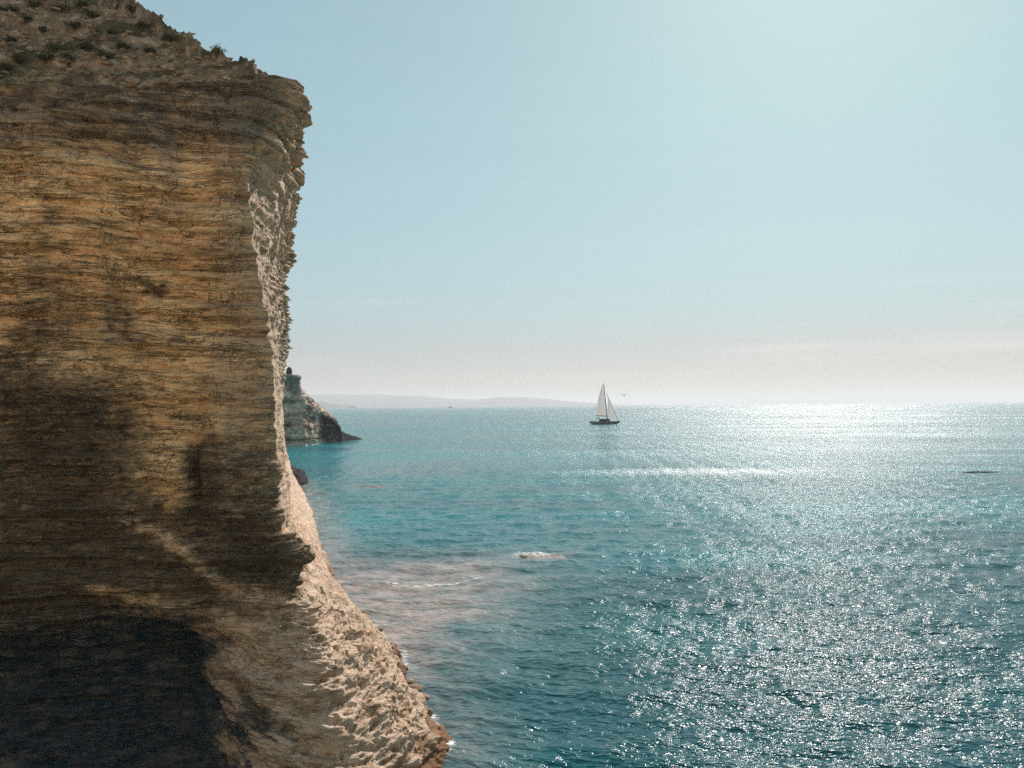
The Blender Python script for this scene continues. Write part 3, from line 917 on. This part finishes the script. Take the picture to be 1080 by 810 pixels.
# ------------------------------------------------------------------ the sea
HOR = 427.0
ys = np.concatenate([np.geomspace(.51, 6, 26, endpoint=False), np.arange(6, 392, .5), np.linspace(392, 900, 60)])
rr_ = CAMZ * F / ys                                  # distance rings
rr_ = np.minimum(rr_, 20000)[::-1]
th = np.radians(np.linspace(-37, 46, 1240))
TH, RR = np.meshgrid(th, rr_)
SXs = RR * np.sin(TH) / np.cos(TH) * 1.0
SYs = RR + 0 * TH
sp_r = np.abs(np.gradient(RR, axis=0)); sp_l = RR * (th[1] - th[0]) / np.cos(TH) ** 2
edge = sstep(-37, -34.5, np.degrees(TH)) * sstep(46, 42, np.degrees(TH)) * sstep(12, 16, RR)
ZS = np.zeros_like(SXs)
wr = np.random.default_rng(3)
for k in range(64):
    lam = .38 * (9.0 / .38) ** wr.random()
    a = math.radians(-100 + 38 * wr.standard_normal())
    kx, ky = math.cos(a) * 2 * math.pi / lam, math.sin(a) * 2 * math.pi / lam
    amp_ = .0042 * lam ** .9 * wr.uniform(.5, 1.4)
    sp = np.maximum(sp_r * abs(math.sin(a)), sp_l * abs(math.cos(a)))
    at_ = sstep(.30, .12, sp / lam)
    ph = kx * SXs + ky * SYs + wr.uniform(0, 6.28)
    ZS += amp_ * at_ * (np.sin(ph) + .25 * np.cos(2 * ph))
ZS *= edge
# attributes of the water: shallows, foam, wind on the surface, tone
PS = np.stack([SXs, SYs, 0 * SXs], -1)
shore_i = int(np.argmin(np.abs(zr - 0.0)))
shl = np.stack([Pd[shore_i, :, 0], Pd[shore_i, :, 1]], -1)[::12]
shl = shl[(shl[:, 1] > 10)]
near = (SYs < 150) & (SXs < 12 - .15 * SYs)
sd = np.full(SXs.shape, 99.0)
seg = np.concatenate([shl[:-1], shl[1:]], 1).astype(np.float32)


def _sd(a):
    qx, qy = a
    bst = np.full(qx.shape, 1e9, np.float32)
    for ax, ay, bx_, by_ in seg:
        ex, ey = bx_ - ax, by_ - ay
        t_ = np.clip(((qx - ax) * ex + (qy - ay) * ey) / (ex * ex + ey * ey + 1e-9), 0, 1)
        np.minimum(bst, (qx - ax - t_ * ex) ** 2 + (qy - ay - t_ * ey) ** 2, out=bst)
    return bst


qx, qy = SXs[near].astype(np.float32), SYs[near].astype(np.float32)
sd[near] = np.sqrt(np.concatenate(list(_pool.map(_sd, [(qx[i:i + 20000], qy[i:i + 20000]) for i in range(0, len(qx), 20000)]))))
nz1 = fbm(PS, (.16, .26, 1), 5, .58, seed=121)
nz2 = fbm(PS, (.030, .075, 1), 5, .55, seed=123)
nz3 = fbm(PS, (.006, .020, 1), 4, .55, seed=125)
IX = 540 + F * SXs / SYs; IY = CAMZ * F / SYs         # picture x, pixels below the horizon


def wblob(px, py, rx_m, ry_m, rot=0):
    c = on_sea(px, py)
    return blob(SXs, SYs, c[0], c[1], rx_m, ry_m, rot)


shallow = (.35 + .4 * sstep(34, 42, SYs)) * sstep(4.5, .2, sd + 2.2 * nz1) + 1.05 * wblob(425, 640, 6.5, 9.0, .2) + .5 * wblob(480, 605, 6, 6) + .55 * wblob(372, 655, 3.0, 8)  + .5 * wblob(572, 586, 3.2, 2.6) + .35 * wblob(392, 513, 4, 5) + .4 * wblob(470, 600, 5, 6)
shallow = np.clip(shallow * (.85 + .9 * nz1), 0, .95)
foam = .45 * sstep(.8, .0, sd + .9 * nz1) + .62 * wblob(562, 584, 3.6, 1.9) + .40 * wblob(392, 513, 3.2, 2.2) + .55 * wblob(412, 467, 11, 3)
wl = np.interp(IX, [395, 412, 440, 480, 520], [612, 617, 618, 616, 608])          # little breakers over the shallows
wd = on_sea(IX, wl)[..., 1]
foam = foam + .62 * np.exp(-((SYs - wd) / .55) ** 2) * sstep(392, 410, IX) * sstep(530, 500, IX)
foam = foam + .42 * np.exp(-((SYs - wd + 4.2 + 2 * nz1) / .5) ** 2) * sstep(380, 410, IX) * sstep(500, 470, IX) + .30 * wblob(430, 655, 5, 4)
foam += .22 * wblob(424, 690, 1.2, 1.8) + .24 * wblob(462, 752, 1.2, 1.5) + .20 * wblob(400, 660, 1.4, 2.5) + .22 * wblob(478, 790, 1.1, 1.0)
foam = np.minimum(foam, .56)
foam = np.clip(foam, 0, .8) * edge
gust = 1.0 + .55 * nz2 + .5 * nz3
gust += 1.3 * wblob(735, 497, 24, 8) - .30 * wblob(700, 560, 30, 14)
gust += .35 * wblob(860, 715, 9, 8) - .35 * wblob(560, 720, 5, 9) - .25 * wblob(620, 600, 9, 14)
gust *= .92 - .14 * sstep(45, 62, SYs) * sstep(125, 95, SYs) + .40 * sstep(115, 260, SYs)
gust += .10 * np.sin(IX * .004 + 9 * nz2) * sstep(120, 200, SYs)
gust = np.clip(gust, .32, 2.2)
gust = gust * (1 - .35 * np.clip(shallow, 0, 1))
tone = np.clip(.42 + 1.1 * nz2 + .7 * nz3 + .35 * sstep(60, 160, SYs) + .5 * wblob(330, 480, 30, 30) - .05 * sstep(45, 25, SYs) - .28 * sstep(95, 40, SYs) * sstep(-2, 6, SXs), 0, 1)
sv_ = np.stack([SXs, SYs, ZS], -1).reshape(-1, 3)
sf_ = grid_faces(*SXs.shape)
sa_ = np.stack([shallow, foam, gust, tone], -1).reshape(-1, 4)
# the rest of the sea round the observer
n0 = len(sv_)
ri = rr_[::12]
ri = np.unique(np.concatenate([ri, [rr_[0], rr_[-1]]]))
# side wings in the same row spacing (flat), then the half plane behind
extra_v, extra_f, extra_a = [], [], []
base_i = n0
for sgn_, tedge in ((-1, math.tan(th[0])), (1, math.tan(th[-1]))):
    xs = np.stack([rr_ * tedge, np.where(sgn_ < 0, np.minimum(rr_ * tedge * 3, -60), np.maximum(rr_ * tedge * 3, 60)), np.full_like(rr_, sgn_ * 20500.0)], 1)
    xs[:, 1] = np.clip(xs[:, 1], -20400, 20400)
    vv = np.stack([xs, np.repeat(rr_[:, None], 3, 1), 0 * xs], -1).reshape(-1, 3)
    ff = grid_faces(len(rr_), 3) + base_i
    if sgn_ < 0: ff = ff[:, ::-1]
    ea = np.stack([q[:, 0 if sgn_ < 0 else -1] for q in (shallow, foam, gust, tone)], -1)
    ea[:, :2] = 0
    extra_a.append(np.repeat(ea, 3, 0))
    extra_v.append(vv); extra_f.append(ff); base_i += len(vv)
y0 = rr_[0]
vv = np.array([[-20500, -20500, 0], [20500, -20500, 0], [20500, y0, 0], [-20500, y0, 0]], float)
extra_v.append(vv); extra_f.append(np.array([[0, 1, 2, 3]]) + base_i)
ev = np.concatenate(extra_v)
sa_ = np.concatenate([sa_] + extra_a + [np.tile([0, 0, .9, .45], (4, 1))])
sea = mesh_obj('sea', np.concatenate([sv_, ev]), np.concatenate([sf_] + extra_f), M_SEA)
attr(sea, 'sea', sa_)
tag(sea, 'rippled teal sea glittering under the sun', 'sea', kind='structure')

# ------------------------------------------------------------------ the sailboat
M_HULL = paint('navy_hull_paint', (.010, .050, .075), .35)
M_DECK = paint('dark_deck', (.03, .05, .06), .6)
M_WHITE = paint('cabin_gelcoat', (.62, .64, .64), .35)
M_MAST = paint('dark_spar', (.05, .048, .045), .4)
M_GLASS = paint('dark_cabin_glass', (.01, .014, .018), .1)


def mat_sail():
    t = NT('sailcloth')
    c = t.objc()
    sp = t.n('ShaderNodeSeparateXYZ'); t.put(sp.inputs[0], c)
    n = t.noise(c, .6, 3)
    seam = t.math('LESS_THAN', t.math('FRACT', t.math('MULTIPLY', sp.outputs[2], .45)), .08)
    col = t.mix(n, (.52, .47, .44), (.62, .57, .54))
    col = t.mix(t.math('MULTIPLY', seam, .5), col, (.40, .37, .34))
    b = t.bsdf(col, .8, None, .2)
    tr = t.n('ShaderNodeBsdfTranslucent'); t.put(tr.inputs[0], col)
    mx = t.n('ShaderNodeMixShader'); mx.inputs[0].default_value = .4
    t.t.links.new(b.outputs[0], mx.inputs[1]); t.t.links.new(tr.outputs[0], mx.inputs[2])
    t.t.links.new(mx.outputs[0], t.out.inputs['Surface'])
    return t.m


M_SAIL = mat_sail()
BP = on_sea(637.5, 447.3)
BD = BP[1]
mpp = BD / F                                          # metres per picture pixel there
boat = empty('sailboat', (BP[0], BP[1], 0), math.radians(-6))
tag(boat, 'sailing boat with dark hull and two pale sails out on the bay', 'sailboat')
L = 31.0 * mpp


def bx(px): return (px - 637.5) * mpp
def bz(py): return (447.3 - py) * mpp


# hull: sections lofted along local X (bow to +X)
bm = bmesh.new()
ns_ = 26
prev = None
hullrings = []
for i in range(ns_):
    t_ = i / (ns_ - 1)
    x = bx(621.8) + t_ * (bx(653.6) - bx(621.8))
    beam = 2.5 * (1 - max(0, (t_ - .35) / .65) ** 2.2) * (.45 + .55 * min(1, t_ / .3) ** .7)
    beam = max(beam, .05)
    sheer = bz(444.2) - .45 * math.sin(math.pi * t_ * .9) + .5 * t_
    keel = -.55 + 1.5 * max(0, (t_ - .72) / .28) ** 2 + 1.25 * max(0, (.18 - t_) / .18)
    ring = []
    for j in range(13):
        s = -1 + 2 * j / 12
        yv = beam * math.copysign(abs(s) ** .6, s) * (1.0)
        zv = keel + (sheer - keel) * abs(s) ** 2.4
        ring.append(bm.verts.new((x, yv, zv)))
    hullrings.append(ring)
for a, b in zip(hullrings[:-1], hullrings[1:]):
    for j in range(12): bm.faces.new((a[j], a[j + 1], b[j + 1], b[j]))
    bm.faces.new((a[0], b[0], b[12], a[12]))
bm.faces.new(hullrings[0]); bm.faces.new(hullrings[-1][::-1])
bm_obj('hull', bm, M_HULL, boat)


def slab(x0, x1, w0, w1, z0, z1, taper=.8):
    bm = bmesh.new()
    bt = [(x0, -w0), (x1, -w1), (x1, w1), (x0, w0)]
    cx = (x0 + x1) / 2
    lo = [bm.verts.new((x, y, z0)) for x, y in bt]
    hi = [bm.verts.new((cx + (x - cx) * taper, y * taper, z1)) for x, y in bt]
    bm.faces.new(lo[::-1]); bm.faces.new(hi)
    for k in range(4): bm.faces.new((lo[k], lo[(k + 1) % 4], hi[(k + 1) % 4], hi[k]))
    bmesh.ops.bevel(bm, geom=bm.edges[:], offset=.08, segments=2, affect='EDGES')
    return bm


cab = bm_obj('cabin', slab(bx(631.5), bx(643.5), 1.5, 1.1, bz(444.6), bz(441.6), .86), M_DECK, boat)
for s in (-1, 1):
    bm = slab(bx(633.5), bx(641), .04, .04, bz(443.6), bz(442.5), .95)
    bmesh.ops.translate(bm, vec=(0, s * 1.36, 0), verts=bm.verts)
    bm_obj('cabin_window', bm, M_GLASS, cab)
bimini = bm_obj('bimini', slab(bx(628.2), bx(632.6), 1.35, 1.35, bz(441.2), bz(440.5), .9), M_DECK, boat)
for x in (bx(628.6), bx(632.2)):
    for y in (-1.2, 1.2):
        bm = bmesh.new()
        tube(bm, [(x, y, bz(444.4)), (x, y, bz(440.9))], .09, 6)
        bm_obj('post', bm, M_MAST, bimini)
mt = Vector((bx(637.3), 0, bz(404.2))); mf = Vector((bx(640.6), 0, bz(444)))
bm = bmesh.new(); tube(bm, [mf, mf.lerp(mt, .5), mt], [.26, .24, .15], 10); bm_obj('mast', bm, M_MAST, boat)
bf = mf.lerp(mt, .125); be = Vector((bx(628.8), .5, bz(438.2)))
bm = bmesh.new(); tube(bm, [bf, be], [.24, .20], 8); bm_obj('boom', bm, M_MAST, boat)


def sail(name, luff0, luff1, clew, head_w, belly, roach, parent, n=24):
    """triangular cambered sail with a little thickness; luff from luff0 (foot) to luff1 (head)"""
    V = []
    for i in range(n + 1):
        v = i / n
        a = luff0.lerp(luff1, v)
        b = clew.lerp(luff1 + Vector((-head_w, 0, 0)) if head_w >= 0 else luff1, v)
        b = b + Vector((-roach * math.sin(math.pi * v), 0, 0))
        for j in range(n + 1):
            s = j / n
            p = a.lerp(b, s)
            p.y += belly * math.sin(math.pi * s) * math.sin(math.pi * min(1, v * .85 + .12))
            V.append(p)
    off = len(V)
    V2 = V + [p + Vector((0, .02, 0)) for p in V]
    fs = []
    for i in range(n):
        for j in range(n):
            q0 = [i * (n + 1) + j, i * (n + 1) + j + 1, (i + 1) * (n + 1) + j + 1, (i + 1) * (n + 1) + j]
            fs.append(q0)
    return mesh_obj(name, np.array([p[:] for p in V]), fs, M_SAIL, parent)


ml0 = bf + Vector((-.25, 0, .35)); ml1 = mt + Vector((-.2, 0, -.6))
sail('mainsail', ml0, ml1, be + Vector((.15, 0, .35)), .75, .9, .55, boat)
fs0 = Vector((bx(640.0), 0, bz(414.5))); fs1 = Vector((bx(651.4), 0, bz(443.2)))
bm = bmesh.new(); tube(bm, [fs0, fs1], .13, 6); bm_obj('forestay', bm, M_MAST, boat)
# headsail: set low, its foot sweeping back towards the mast
sail('jib', fs1 + Vector((-.25, 0, .5)), fs0.lerp(fs1, .10), Vector((bx(640.9), .8, bz(441.2))), 0, .8, -.3, boat)
bm = bmesh.new(); tube(bm, [mt, Vector((bx(622.6), 0, bz(444)))], .035, 5); bm_obj('backstay', bm, M_MAST, boat)
bm = bmesh.new(); tube(bm, [Vector((bx(623.2), 0, -.6)), Vector((bx(622.8), 0, bz(444.5)))], [.22, .16], 6); bm_obj('rudder', bm, M_HULL, boat)

# ------------------------------------------------------------------ tiny boat on the horizon
q = at(475.5, 428.4, 4300)
tb = empty('distant_boat', (q[0], 4300, 0), .1)
tag(tb, 'tiny dark boat on the horizon under the pale hills', 'boat')
bm = bmesh.new()
rings = []
for i in range(12):
    t_ = i / 11
    x = -15 + 30 * t_
    bw = 3.6 * (1 - max(0, (t_ - .55) / .45) ** 2) + .05
    z1 = 3.4 + 1.6 * max(0, t_ - .5)
    rings.append([bm.verts.new((x, -bw, z1)), bm.verts.new((x, -bw * .8, -.5)), bm.verts.new((x, bw * .8, -.5)), bm.verts.new((x, bw, z1))])
for a, b in zip(rings[:-1], rings[1:]):
    for j in range(4): bm.faces.new((a[j], a[(j + 1) % 4], b[(j + 1) % 4], b[j]))
bm.faces.new(rings[0]); bm.faces.new(rings[-1][::-1])
bm_obj('hull', bm, M_HULL, tb, smooth=False)
bm_obj('cabin', slab(-9, 4, 2.6, 2.4, 3.5, 8.5, .85), M_DECK, tb, smooth=False)

# ------------------------------------------------------------------ bird
q = at(658.3, 417.2, 150)
bird = empty('bird', q, math.radians(60))
tag(bird, 'small dark bird flying low right of the sailboat', 'bird')
bm = bmesh.new()
tube(bm, [(-.30, 0, -.01), (-.24, 0, 0), (-.1, 0, 0), (.06, 0, 0), (.17, 0, .02), (.24, 0, .045), (.30, 0, .04), (.37, 0, .02)], [.02, .045, .085, .09, .06, .05, .035, .008], 10)
body = bm_obj('body', bm, paint('bird_feather', (.06, .055, .05), .8), bird)
for s in (-1, 1):
    pts = [(.12, .05, .04), (.10, .28, .24), (.0, .60, .34), (-.10, .62, .33), (-.10, .28, .22), (-.10, .05, .02)]
    bm = bmesh.new()
    up = [bm.verts.new((x, s * y, z + .015)) for x, y, z in pts]; dn = [bm.verts.new((x, s * y, z - .012)) for x, y, z in pts]
    bm.faces.new((up[0], up[1], up[4], up[5])); bm.faces.new((up[1], up[2], up[3], up[4]))
    bm.faces.new((dn[0], dn[1], dn[4], dn[5])); bm.faces.new((dn[1], dn[2], dn[3], dn[4]))
    for i in range(6):
        bm.faces.new((up[i], up[(i + 1) % 6], dn[(i + 1) % 6], dn[i]))
    bm_obj('wing', bm, body.data.materials[0], bird)

# ------------------------------------------------------------------ haze
bm = bmesh.new()
bmesh.ops.create_cube(bm, size=1.0)
bmesh.ops.scale(bm, vec=(42600, 42600, 170), verts=bm.verts)
t = NT('sea_haze')
pv = t.n('ShaderNodeVolumePrincipled')
pv.inputs['Color'].default_value = (.86, .91, .94, 1)
pv.inputs['Density'].default_value = HAZE
pv.inputs['Anisotropy'].default_value = HAZE_G
t.t.links.new(pv.outputs[0], t.out.inputs['Volume'])
hz = bm_obj('haze', bm, t.m, smooth=False)
hz.location = (0, 0, 170 / 2 - 2.6)
tag(hz, 'thin pale sea haze veiling the horizon', 'haze', kind='stuff')

# ------------------------------------------------------------------ light
w = bpy.data.worlds.new('World')
scene.world = w
w.use_nodes = True
wt = w.node_tree
wt.nodes.clear()
wo = wt.nodes.new('ShaderNodeOutputWorld'); bg = wt.nodes.new('ShaderNodeBackground')
sky = wt.nodes.new('ShaderNodeTexSky')
sky.sky_type = 'NISHITA'
sky.sun_disc = False
sky.sun_elevation = SUN_EL
sky.sun_rotation = SUN_AZ
sky.altitude = 0
sky.air_density = 1.0
sky.dust_density = SKY_DUST
sky.ozone_density = 1.5
mul = wt.nodes.new('ShaderNodeMix'); mul.data_type = 'RGBA'; mul.blend_type = 'MULTIPLY'
mul.inputs['Factor'].default_value = 1.0
geo = wt.nodes.new('ShaderNodeNewGeometry')
sep = wt.nodes.new('ShaderNodeSeparateXYZ')
wt.links.new(geo.outputs['Incoming'], sep.inputs[0])
el = wt.nodes.new('ShaderNodeMath'); el.operation = 'MULTIPLY'; el.inputs[1].default_value = -1.0
wt.links.new(sep.outputs[2], el.inputs[0])
rmp = wt.nodes.new('ShaderNodeValToRGB')                 # tint of the air with height above the horizon
for pos_, col_ in ((0.0, (.76, .735, .765, 1)), (.075, (.77, .80, .82, 1)), (.105, (.77, .89, .885, 1)), (.18, (.81, 1.00, .97, 1)), (.34, (.83, 1.07, 1.01, 1))):
    e_ = rmp.color_ramp.elements.new(pos_) if pos_ not in (0.0,) else rmp.color_ramp.elements[0]
    e_.position = pos_; e_.color = col_
rmp.color_ramp.elements[-1].position = 1.0; rmp.color_ramp.elements[-1].color = (.86, 1.09, 1.03, 1)
# faint thin cloud streaks low over the sea
cm = wt.nodes.new('ShaderNodeVectorMath'); cm.operation = 'MULTIPLY'; cm.inputs[1].default_value = (-2.6, -2.6, -46.0)
wt.links.new(geo.outputs['Incoming'], cm.inputs[0])
cn = wt.nodes.new('ShaderNodeTexNoise'); cn.inputs['Scale'].default_value = 1.0; cn.inputs['Detail'].default_value = 6
wt.links.new(cm.outputs[0], cn.inputs['Vector'])
cr = wt.nodes.new('ShaderNodeValToRGB'); cr.color_ramp.elements[0].position = .50; cr.color_ramp.elements[1].position = .72
wt.links.new(cn.outputs[0], cr.inputs[0])
cb = wt.nodes.new('ShaderNodeValToRGB')
ce = cb.color_ramp.elements
ce[0].position = .015; ce[1].position = .15
ce.new(.06); ce.new(.10)
for e_, v_ in zip(sorted(ce, key=lambda q: q.position), (0, 1, 1, .12)):
    e_.color = (v_, v_, v_, 1)
wt.links.new(el.outputs[0], cb.inputs[0])
cf = wt.nodes.new('ShaderNodeMath'); cf.operation = 'MULTIPLY'
wt.links.new(cr.outputs[0], cf.inputs[0]); wt.links.new(cb.outputs[0], cf.inputs[1])
cl = wt.nodes.new('ShaderNodeMix'); cl.data_type = 'RGBA'; cl.blend_type = 'MULTIPLY'
wt.links.new(cf.outputs[0], cl.inputs['Factor'])
cl.inputs[7].default_value = (1.20, 1.12, 1.10, 1)
wt.links.new(mul.outputs[2], cl.inputs[6])
wt.links.new(el.outputs[0], rmp.inputs[0])
wt.links.new(rmp.outputs[0], mul.inputs[7])
gm = wt.nodes.new('ShaderNodeGamma')                    # milder glow round the sun, as through thin high haze
gm.inputs[1].default_value = SKY_GAMMA
wt.links.new(sky.outputs[0], gm.inputs[0])
wt.links.new(gm.outputs[0], mul.inputs[6])
wt.links.new(cl.outputs[2], bg.inputs['Color'])
bg.inputs['Strength'].default_value = SKY_STR
wt.links.new(bg.outputs[0], wo.inputs['Surface'])

sl_ = bpy.data.lights.new('sun', 'SUN')
sl_.energy = SUN_E
sl_.angle = math.radians(.5)
sl_.color = (1.0, .90, .85)
sun = bpy.data.objects.new('sun', sl_)
COL.objects.link(sun)
sdir = Vector((math.sin(SUN_AZ) * math.cos(SUN_EL), math.cos(SUN_AZ) * math.cos(SUN_EL), math.sin(SUN_EL)))
sun.rotation_euler = (-sdir).to_track_quat('-Z', 'Y').to_euler()
sun.location = (60, 60, 80)

vs = scene.view_settings
scene.display_settings.display_device = 'sRGB'
vs.view_transform = 'Standard'
vs.look = 'None'
vs.exposure = 1.0
vs.gamma = 1.0
vs.use_curve_mapping = False
scene.render.engine = 'CYCLES'
cy = scene.cycles
cy.max_bounces = 5
cy.diffuse_bounces = 3
cy.glossy_bounces = 3
cy.volume_bounces = 0
cy.caustics_reflective = False
cy.caustics_refractive = False
cy.sample_clamp_indirect = 4.0
cy.sample_clamp_direct = 4.0
cy.use_adaptive_sampling = False
cy.use_denoising = False
cy.denoiser = 'OPENIMAGEDENOISE'
cy.denoising_input_passes = 'RGB_ALBEDO_NORMAL'
cy.denoising_prefilter = 'ACCURATE'
